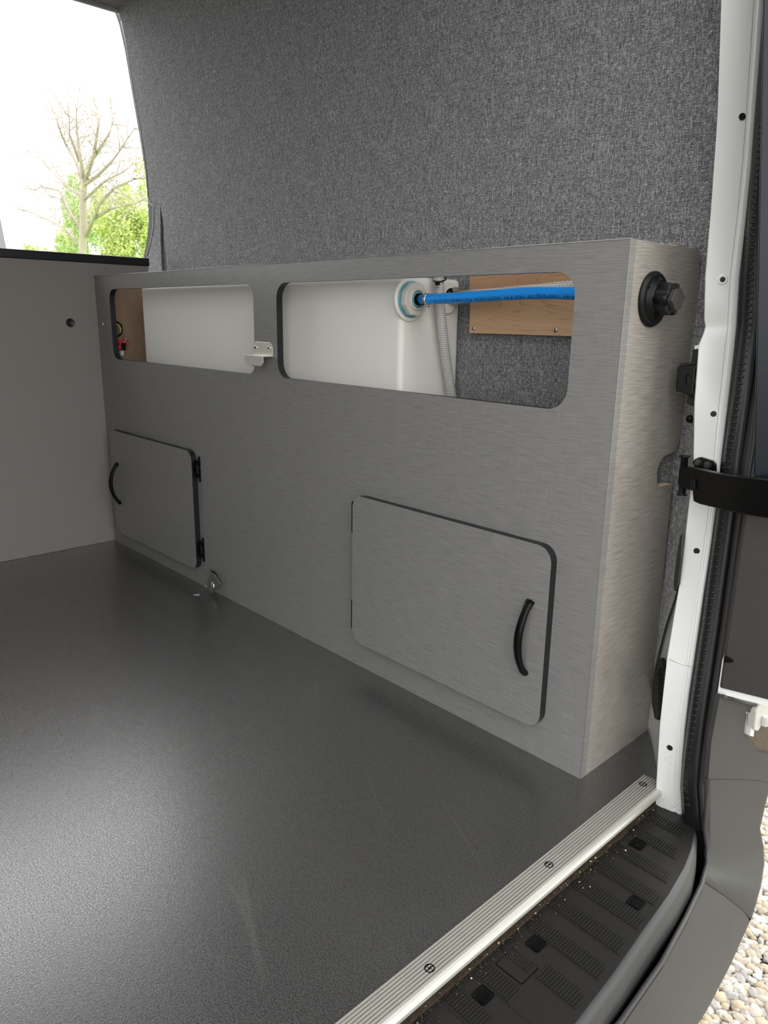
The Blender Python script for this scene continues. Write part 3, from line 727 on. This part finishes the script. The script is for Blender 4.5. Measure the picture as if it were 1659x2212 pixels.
for bi, (y0, y1, xa, xb) in enumerate(bands):
    bm = B(); x = xa
    while x < xb - .001:
        cut = y1
        f = (x - xa) / (xb - xa)
        yy0 = y0 + .002 - .002 * f; yy1 = y1 - .004 * f + .004
        if f > .93: yy0 -= .006
        skip = (bi == 7 and 2.138 < x < 2.188) or (bi in (8, 9) and x > 2.19)
        segs = [(yy1, yy0)]
        for cx, cyy in clips:
            if abs(x + .0012 - cx) < .0128:
                segs = [q for a_, b_ in segs for q in ((a_, min(b_, cyy - .0138)), (max(a_, cyy + .0138), b_)) if q[1] - q[0] > .003]
        if not skip:
            for a_, b_ in segs: add_box(bm, (x, a_, -.0401), (x + .0023, b_, -.0378))
        x += .0047
    # shallow border under the ribs
    add_box(bm, (xa - .0015, y1 - .0005, -.0402), (xb + .001, y1 + .0008, -.0393)) if not any(y1 - .01 < cyy < y0 + .02 for _, cyy in clips) else None
    o = obj('tread_pad', bm, M['step'], sp); o['kind'] = 'stuff'
for cx, cyy in clips:
    bm = B(); add_plate(bm, [(a, b, -.0398) for a, b in rrect(cx - .0115, cyy - .0125, cx + .0115, cyy + .0125, .004, 4)], [[(a, b, -.0398) for a, b in rrect(cx - .0098, cyy - .0108, cx + .0098, cyy + .0108, .003, 4)]], (0, 0, .0014))
    add_plate(bm, [(a, b, -.0398) for a, b in rrect(cx - .0085, cyy - .009, cx + .0085, cyy + .009, .003, 4)], [], (0, 0, .0008))
    add_box(bm, (cx + .003, cyy - .0115, -.039), (cx + .009, cyy - .009, -.0372))
    obj('clip', bm, M['blackm'], sp)
bm = B(); add_plate(bm, [(a, b, -.0415) for a, b in rrect(2.1415, -.4085, 2.1845, -.3715, .0015, 2)], [], (0, 0, .0025))
x = 2.143
while x < 2.183: add_box(bm, (x, -.389, -.0392), (x + .0023, -.3725, -.0376)); x += .0047
obj('hatch_cover', bm, M['step'], sp)
bm = B(); add_plate(bm, [(a, b, -.0402) for a, b in rrect(2.139, -.60, 2.176, -.508, .003, 3)], [[(a, b, -.0402) for a, b in rrect(2.1405, -.5985, 2.1745, -.5095, .002, 3)]], (0, 0, .0012)); obj('cover_outline', bm, M['step'], sp)
# gritty gap under the strip
bm = B(); add_box(bm, (2.09, -1.42, -.06), (2.125, .10, -.0385)); g = obj('sill_grime', bm, M['grime'], sp)
bm = B()
for k in range(1100):
    y = .08 - 1.0 * random.random(); x = 2.120 + abs(random.gauss(0, .004)) + .03 * (random.random() ** 5); s = .0003 + .0008 * random.random() ** 2
    add_box(bm, (x - s, y - s, -.0385), (x + s, y + s * 1.3, -.0385 + s * 1.4), 0 if random.random() < .93 else 1)
gr = obj('grit', bm, [M['grime'], M['rawply']], sp); gr['kind'] = 'stuff'

# ---- channel between step and rib
gi = [(2.186, .100), (2.206, .076), (2.224, .022), (2.238, -.029), (2.252, -.106), (2.259, -.195), (2.268, -.303), (2.274, -.407), (2.277, -.6), (2.277, -1.42)]
go = [(2.219, .085), (2.228, .065), (2.238, .040), (2.252, .001), (2.267, -.088), (2.281, -.196), (2.289, -.328), (2.292, -.43), (2.294, -.6), (2.294, -1.42)]
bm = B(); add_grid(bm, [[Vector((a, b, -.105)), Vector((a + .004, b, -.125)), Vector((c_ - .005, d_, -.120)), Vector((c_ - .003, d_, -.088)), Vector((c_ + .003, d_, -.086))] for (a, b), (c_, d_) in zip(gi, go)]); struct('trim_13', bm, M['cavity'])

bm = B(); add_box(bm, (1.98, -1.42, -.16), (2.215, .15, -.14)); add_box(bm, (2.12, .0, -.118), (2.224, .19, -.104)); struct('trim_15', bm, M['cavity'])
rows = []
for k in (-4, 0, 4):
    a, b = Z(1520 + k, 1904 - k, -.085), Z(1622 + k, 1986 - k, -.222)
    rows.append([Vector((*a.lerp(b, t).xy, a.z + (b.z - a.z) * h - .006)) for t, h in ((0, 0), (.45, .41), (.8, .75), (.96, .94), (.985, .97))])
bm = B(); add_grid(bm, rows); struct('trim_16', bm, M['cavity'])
# ================================================================== BUMPER (two pieces with a seam)
P0 = Vector((2.224, .052, 0)); DD = Vector((.035, .23, 0)).normalized(); NN = Vector((DD.y, -DD.x, 0))
def UPc(u, v): return onp(u, v, P0 + NN * (.0008 if v < 1705 else 0), NN)
def bumper_piece(pairs, name, label):
    rows = []
    for (i, o_, zi, zo) in pairs:
        a = i if isinstance(i, Vector) else Z(*i, zi); b = o_ if isinstance(o_, Vector) else Z(*o_, zo)
        m1 = a.lerp(b, .45); m1.z = a.z + (b.z - a.z) * .41
        m2 = a.lerp(b, .80); m2.z = a.z + (b.z - a.z) * .75
        m3 = a.lerp(b, .96); m3.z = a.z + (b.z - a.z) * .94
        low_ = b + (Vector((-.06, .03, -.002)) if isinstance(i, Vector) else Vector((-.04, -.02, -.12)))
        rows.append([a + Vector((-.006, 0, -.012 if not isinstance(i, Vector) else 0)), a, a.lerp(m1, .1), m1, m2, m3, b, low_])
    t = thing(name, (2.3, rows[0][1].y, -.3), label, 'bumper')
    bm = B(); add_grid(bm, rows); obj('bumper_skin', bm, M['bump'], t)
    return t
bumper_piece([(UPc(1529, 1684), UPc(1665, 1694), 0, 0), (UPc(1530, 1735), UPc(1652, 1745), 0, 0), (UPc(1531, 1775), UPc(1642, 1790), 0, 0), (UPc(1530, 1815), UPc(1650, 1830), 0, 0), (UPc(1528, 1858), (1651, 1868), -.085, -.19), ((1524, 1886), (1643, 1918), -.085, -.20), ((1521, 1902), (1624, 1984), -.085, -.22), ((1513, 1913), (1614, 1996), -.097, -.236)], 'bumper_corner', 'charcoal plastic bumper corner behind the seam, beside the gravel')
bumper_piece([((1519, 1905), (1621, 1988), -.085, -.225), ((1481, 1984), (1580, 2080), -.085, -.25), ((1429, 2080), (1534, 2170), -.085, -.26), ((1339, 2209), (1472, 2270), -.085, -.26), ((1230, 2330), (1380, 2420), -.085, -.26), ((1050, 2520), (1200, 2640), -.085, -.26)], 'rear_bumper', 'charcoal plastic rear bumper curving along the step, in front of the seam')

# upright corner trim with hinge cut-out
up = thing('corner_trim', (2.24, .15, -.05), 'charcoal plastic corner trim below the open door with a hinge cut-out at its upper right', 'trim')
P0 = Vector((2.224, .052, 0)); DD = Vector((.035, .23, 0)).normalized(); NN = Vector((DD.y, -DD.x, 0))
def UP(u, v, o=0): return onp(u, v, P0 + NN * o, NN)
poly = [(1556, 1500), (1600, 1510), (1640, 1520), (1648, 1526), (1646, 1538), (1640, 1541), (1612, 1538), (1607, 1590), (1629, 1603), (1630, 1617), (1642, 1625), (1672, 1630), (1673, 1702), (1529, 1691), (1537, 1600)]
bm = B(); add_plate(bm, [UP(*q) for q in poly], [], -NN * .008); obj('trim_panel', bm, M['bump'], up)
bm = B(); add_plate(bm, [UP(*q, -.012) for q in [(1585, 1535), (1680, 1560), (1680, 1640), (1590, 1620)]], [], -NN * .004); obj('recess_back', bm, M['brown'], up)
bm = B(); add_tube(bm, [UP(1560, 1504, .002), UP(1600, 1514, .002), UP(1638, 1524, .002)], .0035, 8); obj('top_lip', bm, M['bump'], up)
# ================================================================== OPEN REAR DOOR
dr = thing('rear_door', (2.4, .08, .25), 'open rear door at the right edge with charcoal inner trim and dark navy upper part', 'door')
D0 = Vector((2.216, .050, 0)); DV = Vector((.067, .0174, 0)).normalized(); DN = Vector((DV.y, -DV.x, 0))
def DP(s, z, o=0): p = D0 + DV * s + DN * o; return Vector((p.x, p.y, z))
zb = onp(1558, 1487, D0, DN).z; zm = onp(1628, 1032, D0, DN).z - .0005
bm = B(); add_plate(bm, [DP(.002, zb), DP(.62, zb), DP(.62, zm), DP(.002, zm)], [], -DN * .02); obj('lower_trim', bm, M['trim'], dr, bevel=.003)
bm = B(); add_plate(bm, [onp(1628, 1032, D0, DN), DP(.62, onp(1628, 1032, D0, DN).z, 0), DP(.58, 1.9, -.0), onp(1640, 700, D0, DN) + Vector((-.11, -.03, 1.0))], [], -DN * .02); obj('upper_panel', bm, M['navy'], dr, bevel=.003)
bm = B(); add_plate(bm, [DP(.0, zb - .012, -.004), DP(.62, zb - .012, -.004), DP(.62, zb + .05, -.004), DP(.0, zb + .05, -.004)], [], -DN * .03); obj('door_flange', bm, M['white'], dr)
bm = B(); c0 = onp(1575, 1424, D0, DN); add_plate(bm, [onp(u, v, D0 + DN * .002, DN) for u, v in ((1565, 1416), (1572, 1418), (1585, 1427), (1580, 1429), (1564, 1429))], [], DN * .004); obj('clip_hook', bm, M['blackm'], dr)

bm = B(); add_plate(bm, [UP(*q, .004) for q in [(1628, 1541), (1634, 1541), (1628, 1592), (1620, 1590)]], [], -NN * .012); hg = obj('hinge', bm, M['white'], dr, bevel=.001); hg['label'] = 'white painted hinge in the cut-out of the corner trim'
bm = B(); add_plate(bm, [UP(*q, .010) for q in [(1634, 1538), (1652, 1512), (1690, 1515), (1690, 1545), (1660, 1555), (1650, 1545), (1644, 1570), (1638, 1580), (1630, 1577)]], [], -NN * .016); obj('hinge_arm', bm, M['nut'], hg, bevel=.002)
bm = B(); a, b = UP(1654, 1547, .014), UP(1651, 1567, .014); add_tube(bm, [a, b], .006, 12); obj('hinge_barrel', bm, M['nut'], hg, bevel=.001)


# ================================================================== CHECK STRAP
ck = thing('door_check_strap', (2.1, .1, .55), 'heavy black door check arm reaching from the white pillar to the open door', 'door check')
A0 = Vector((2.078, .112, 0)); A1 = Vector((2.30, -.01, 0)); AD = (A1 - A0).normalized(); AN = Vector((AD.y, -AD.x, 0))
def AP(u, v, o=0): return onp(u, v, A0 + AN * o, AN)
arm = [(1466, 1012), (1470, 1007), (1500, 1012), (1540, 1021), (1580, 1027), (1620, 1031), (1675, 1036), (1690, 1037), (1690, 1126), (1675, 1122), (1620, 1114), (1560, 1101), (1510, 1089), (1497, 1083), (1495, 1060), (1480, 1057), (1466, 1050), (1463, 1045)]
bm = B(); add_plate(bm, [AP(*q) for q in arm], [], -AN * .016); obj('arm', bm, M['blackm'], ck, bevel=.002)
bm = B(); add_plate(bm, [AP(*q, .004) for q in ((1490, 1034), (1500, 1036), (1499, 1058), (1490, 1058))], [], -AN * .004); obj('arm_clip', bm, M['black'], ck, bevel=.001)
bm = B(); a, b = AP(1479, 984, -.008), AP(1473, 1070, -.008)
add_tube(bm, [a, a.lerp(b, .04), a.lerp(b, .05), a.lerp(b, .95), a.lerp(b, .96), b], [.0095, .0095, .0062, .0062, .0085, .0085], 14); obj('pivot_pin', bm, M['black'], ck)
JN = jamb_pt(1520, 1005)[1]; J0 = jamb_pt(1520, 1005)[0]
def JP(u, v, o=0): return onp(u, v, J0 + JN * o, JN)
bm = B(); add_plate(bm, [JP(*q, .006) for q in ((1497, 1020), (1500, 996), (1506, 989), (1515, 988), (1540, 996), (1547, 1004), (1548, 1028), (1530, 1034), (1500, 1028))], [], -JN * .008); obj('mount_plate', bm, M['blackm'], ck, bevel=.001)
for u, v in ((1507, 999), (1528, 1005)):
    bm = B(); add_lathe(bm, JP(u, v, .006), JN, [(.0072, 0), (.0072, .003), (.0050, .004), (.0046, .007), (.003, .008)], 18); obj('bolt', bm, M['trim'], ck)

# ================================================================== LATCH STRIKER
lk = thing('latch_striker', (2.05, .17, .72), 'black stamped metal striker bracket on the pillar above the check strap', 'bracket')
LN = Vector((.30, -1, 0)).normalized(); L0 = Vector((2.055, .16, 0))
def LP(u, v, o=0): return onp(u, v, L0 + LN * o, LN)
hc = LP(1486, 822)
def hole_pts(u, v, ru, rv, o, n=14): return [LP(u + ru * math.cos(2 * math.pi * k / n), v + rv * math.sin(2 * math.pi * k / n), o) for k in range(n)]
bm = B(); add_plate(bm, [LP(*q) for q in ((1470, 790), (1505, 788), (1500, 800), (1497, 845), (1494, 858), (1478, 850), (1461, 845), (1463, 800))], [hole_pts(1486, 822, 5, 13, 0)], -LN * .006); obj('face', bm, M['blackm'], lk, bevel=.001)
bm = B(); add_plate(bm, [LP(*q, -.008) for q in ((1498, 752), (1520, 750), (1517, 790), (1510, 880), (1503, 886), (1500, 878), (1484, 872), (1486, 850), (1460, 838), (1463, 795), (1470, 786), (1494, 782))], [], -LN * .008); obj('back_plate', bm, M['black'], lk, bevel=.001)
bm = B(); add_tube(bm, [LP(*q, .004) for q in ((1517, 755), (1514, 778), (1508, 788), (1501, 796), (1498, 820), (1496, 845), (1501, 856), (1505, 864), (1503, 884))], .0020, 6); obj('flange_edge', bm, M['trim'], lk)
bm = B(); add_lathe(bm, LP(1509, 822, -.006), LN, [(.011, 0), (.011, .005), (.006, .008)], 18); obj('bolt', bm, M['trim'], lk)
bm = B(); add_tube(bm, [LP(*q, .002) for q in ((1472, 791), (1490, 786), (1506, 784))], .0012, 5); obj('lip', bm, M['trim'], lk)
bm = B(); add_plate(bm, [LP(*q, -.004) for q in ((1500, 747), (1521, 742), (1521, 752), (1499, 755))], [], -LN * .02); struct('trim_14', bm, M['white'], bevel=.001)
cs = LP(1491, 905, -.02)
bm = B(); add_lathe(bm, cs, LN, [(.0070, 0), (.0070, .002), (.0045, .005), (.0005, .0055)], 18); o = obj('lining_screw', bm, M['blackm']); tag(o, 'round black screw head in the fabric strip below the striker bracket', 'screw')
# dark rubber plug on jamb's inner edge
bm = B(); pts = [onp(u, v, g0 + gn * .004, gn) for u, v in ((1479, 1152), (1476, 1200), (1469, 1262), (1462, 1277), (1460, 1262), (1466, 1210), (1474, 1160))]
add_plate(bm, pts, [], gn * .004); o = obj('edge_plug', bm, M['trim']); tag(o, 'long dark grey rubber plug at the inner edge of the white pillar', 'plug')

# white scuffs left on the floor and skirting by the strap
bm = B()
p = [Z(u, v, .0004) for u, v in ((418, 1284), (431, 1283), (431, 1287), (418, 1286))]; add_plate(bm, p, [], (0, 0, .0003)); o = obj('scuff_mark', bm, M['scuff']); tag(o, 'short pale scuff on the black floor left of the snap strap', 'scuff'); bm = B()
add_plate(bm, [Y(u, v, -.0005) for u, v in ((447, 1264), (430, 1268), (429, 1274), (433, 1272), (448, 1267))], [], (0, .0004, 0))
o = obj('scuff_mark', bm, M['scuff']); tag(o, 'thin pale scuff at the foot of the cabinet front beside the snap strap', 'scuff', kind=None)

# ================================================================== OUTSIDE
bm = B(); ZG = -.60
add_plate(bm, [(-60, -40, ZG), (60, -40, ZG), (60, 90, ZG), (-60, 90, ZG)], [], (0, 0, -.1))
n = NT('gravel_ground'); o_ = n.tc.outputs['Object']
vv = n.n('ShaderNodeTexVoronoi'); vv.inputs['Scale'].default_value = 38; n.l(o_, vv.inputs['Vector'])
gcol = n.mix(n.ramp(vv.outputs['Distance'], [(.25, 0.0), (.6, 1.0)]), n.mix(vv.outputs['Color'], (.30, .27, .23), (.38, .35, .31), 'MIX'), (.08, .06, .04))
grass = n.ramp(n.math('ABSOLUTE', n.y), [(.0, 0.0), (.5, 0.0), (1.0, 1.0)])
far = n.math('GREATER_THAN', n.y, 3.0)
n.col(n.mix(far, gcol, n.mix(n.noise(o_, 3, 3), (.16, .30, .05), (.34, .50, .12)))); gm = n.set(.9, .2)
gnd = tag(obj('ground', bm, gm), kind='structure')
stones = [plain('stone_%d' % i, c_, .85, .25, var=.18, sc=60) for i, c_ in enumerate(((.44, .405, .345), (.48, .465, .42), (.40, .35, .28), (.44, .37, .27), (.34, .315, .30), (.52, .495, .45)))]
smesh = []
for k in range(18):
    bm = B(); bmesh.ops.create_cube(bm, size=2); bmesh.ops.subdivide_edges(bm, edges=bm.edges[:], cuts=1, use_grid_fill=True)
    for v in bm.verts: v.co = v.co.normalized() * (1.0 + .14 * max(abs(q) for q in v.co.normalized()))
    sx_, sy_, sz_ = random.uniform(.8, 1.35), random.uniform(.65, 1.0), random.uniform(.45, .75)
    for v in bm.verts: v.co = Vector((v.co.x * sx_, v.co.y * sy_, v.co.z * sz_)) * random.uniform(.80, 1.2)
    me = bpy.data.meshes.new('stone'); bm.to_mesh(me); bm.free(); me.polygons.foreach_set('use_smooth', [k % 3 == 0] * len(me.polygons)); me.materials.append(stones[k % 6]); smesh.append(me)
# corners of the gravel in view, on the ground
cand = []
y = -.35
while y < 1.75:
    x = 1.55
    while x < 3.1:
        px, py = x + random.uniform(-.006, .006), y + random.uniform(-.006, .006)
        d = RW @ (Vector((px, py, ZG)) - CO); u, v = 829.5 + FPX * d.x / d.z, 1106 + FPX * d.y / d.z
        ins = 1500 < u < 1675 and 1690 < v < 2225
        cand.append((ins, d.length, px, py)); x += .0165
    y += .0165
ins_ = sorted([c_ for c_ in cand if c_[0]], key=lambda c_: c_[1]); rest = ins_[300:] + [c_ for c_ in cand if not c_[0]]
for k, (_, _, px, py) in enumerate(ins_[:300]):
    o = bpy.data.objects.new('stone', random.choice(smesh)); COL.objects.link(o); o.parent = gnd
    s = random.uniform(.0085, .0145); o.location = (px, py, ZG + s * .35); o.scale = (s, s, s); o.rotation_euler = (random.uniform(-.4, .4), random.uniform(-.4, .4), random.uniform(0, 6.3))
bm = B(); base = []
verts = []; faces = []; mids = []
for me in smesh: base.append(([v.co.copy() for v in me.vertices], [tuple(p.vertices) for p in me.polygons]))
for (_, _, px, py) in rest:
    i = random.randrange(18); s = random.uniform(.0085, .0145); R = Matrix.Rotation(random.uniform(0, 6.3), 3, 'Z'); off = len(verts)
    for co_ in base[i][0]: q = R @ co_ * s; verts.append((q.x + px, q.y + py, q.z + ZG + s * .35))
    for f in base[i][1]: faces.append(tuple(off + j for j in f)); mids.append(i % 6)
bm.free(); me = bpy.data.meshes.new('loose_gravel'); me.from_pydata(verts, [], faces)
for m_ in stones: me.materials.append(m_)
me.polygons.foreach_set('material_index', mids)
o = bpy.data.objects.new('loose_gravel', me); COL.objects.link(o); o.parent = gnd; o['kind'] = 'stuff'

# bare tree
TY = 9.0
tree = thing('bare_tree', (Y(178, 560, TY).x, TY, ZG), 'tall leafless tree with forking pale branches seen through the side opening', 'tree')
limbs = [([(176, 640), (178, 560), (180, 480), (180, 420), (182, 388)], .15, .10),
         ([(181, 402), (166, 352), (142, 312), (126, 272), (118, 240)], .07, .012), ([(182, 390), (172, 330), (166, 280), (165, 234)], .07, .012),
         ([(184, 392), (203, 335), (212, 275), (209, 245)], .07, .012), ([(184, 398), (210, 380), (240, 350), (262, 320), (292, 275)], .065, .012),
         ([(180, 425), (150, 408), (120, 378), (92, 350), (55, 322)], .055, .01), ([(186, 510), (215, 440), (245, 408), (290, 386), (312, 384)], .07, .012),
         ([(179, 500), (158, 470), (128, 412), (90, 402), (70, 415)], .05, .01), ([(165, 530), (150, 500), (110, 478), (60, 455), (34, 452)], .06, .012),
         ([(184, 430), (225, 392), (265, 372), (300, 345)], .05, .01), ([(172, 350), (150, 290), (150, 250)], .05, .012), ([(205, 335), (235, 290), (245, 262)], .05, .012), ([(192, 480), (240, 450), (290, 440), (330, 420)], .06, .012)]
K = 24 / 18
tb = B(); bb = B()
def twig(bm, p, d, ln, r, depth):
    pts = [p]; q = p; dd = d.copy()
    for i in range(4):
        dd = (dd + Vector((random.gauss(0, .22), random.gauss(0, .22), random.gauss(.05, .18)))).normalized(); q = q + dd * ln / 4; pts.append(q)
    add_tube(bm, pts, [r * (1 - .22 * i) for i in range(5)], 4, caps=False)
    if depth:
        for i in (1, 2, 3, 4, 2, 3):
            nd = (dd + Vector((random.gauss(0, .8), random.gauss(0, .8), random.gauss(.1, .6)))).normalized()
            twig(bm, pts[i], nd, ln * random.uniform(.45, .7), r * .55, depth - 1)
for k, (ps, r0, r1) in enumerate(limbs):
    pts = [Y(u, v, TY + (random.uniform(-.9, .9) * (i / len(ps)) if k else 0)) for i, (u, v) in enumerate(ps)]
    rs = [(r0 + (r1 - r0) * i / (len(pts) - 1)) for i in range(len(pts))]
    add_tube(tb if k == 0 else bb, pts, rs, 8 if k == 0 else 5)
    if k:
        for i in range(1, len(pts)):
            for _ in range(5):
                t = random.random(); p = pts[i - 1].lerp(pts[i], t); d = ((pts[i] - pts[i - 1]).normalized() + Vector((random.gauss(0, .7), random.gauss(0, .7), random.gauss(.1, .5)))).normalized()
                twig(bb, p, d, random.uniform(.6, 1.3), .014, 1)
obj('trunk', tb, M['bark'], tree); obj('branches', bb, M['bark'], tree)
# leafy trees
def leafy(name, cx, cyy, cz, rx, ry, rz, nl, m, label, cat='tree'):
    t = thing(name, (cx, cyy, ZG), label, cat)
    verts = []; faces = []; rnd = random.Random(int(cx * 100))
    blobs = [(rnd.gauss(0, .5), rnd.gauss(0, .5), rnd.gauss(0, .45), rnd.uniform(.25, .5)) for _ in range(26)]
    for k in range(nl):
        bx_, by_, bz_, br_ = rnd.choice(blobs); v = Vector((rnd.gauss(0, 1), rnd.gauss(0, 1), rnd.gauss(0, 1))).normalized() * br_ * rnd.uniform(.6, 1)
        p = Vector((cx + (bx_ + v.x) * rx, cyy + (by_ + v.y) * ry, max(ZG + .1, cz + (bz_ + v.z) * rz)))
        a = Vector((rnd.gauss(0, 1), rnd.gauss(0, 1), rnd.gauss(0, 1))).normalized(); b = a.cross(Vector((rnd.random(), rnd.random(), 1))).normalized(); s = rnd.uniform(.05, .10)
        o = len(verts); verts += [p + a * s, p + b * s * .6, p - a * s, p - b * s * .6]; faces.append((o, o + 1, o + 2, o + 3))
    me = bpy.data.meshes.new('foliage'); me.from_pydata(verts, [], faces); me.materials.append(m)
    f = bpy.data.objects.new('foliage', me); COL.objects.link(f); adopt(f, t); f['kind'] = 'stuff'
    bm = B(); add_tube(bm, [(cx, cyy, ZG), (cx + .05, cyy, cz * .5), (cx, cyy, cz + rz * .3)], [.16, .12, .05], 8); obj('trunk', bm, M['bark'], t)
c = Y(285, 505, 12.5); leafy('leafy_tree', c.x, 12.5, c.z, 2.0, .8, 2.1, 11000, M['leaf'], 'yellow-green leafy tree beside the fabric edge of the side opening')
c = Y(185, 500, 15.5); leafy('leafy_tree', c.x, 15.5, c.z, 2.6, .8, 2.6, 14000, M['leaf2'], 'mid-green tree directly behind the trunk of the bare tree')
c = Y(145, 545, 18.5); leafy('leafy_bush', c.x, 18.5, c.z, 2.0, .8, 2.0, 6000, M['leaf'], 'low green bush left of the bare tree trunk', 'bush')
c = Y(75, 562, 11); leafy('leafy_bush', c.x, 11, c.z, .8, 1.0, .75, 3500, M['leaf'], 'lowest green bush top just over the partition near the white door post', 'bush')
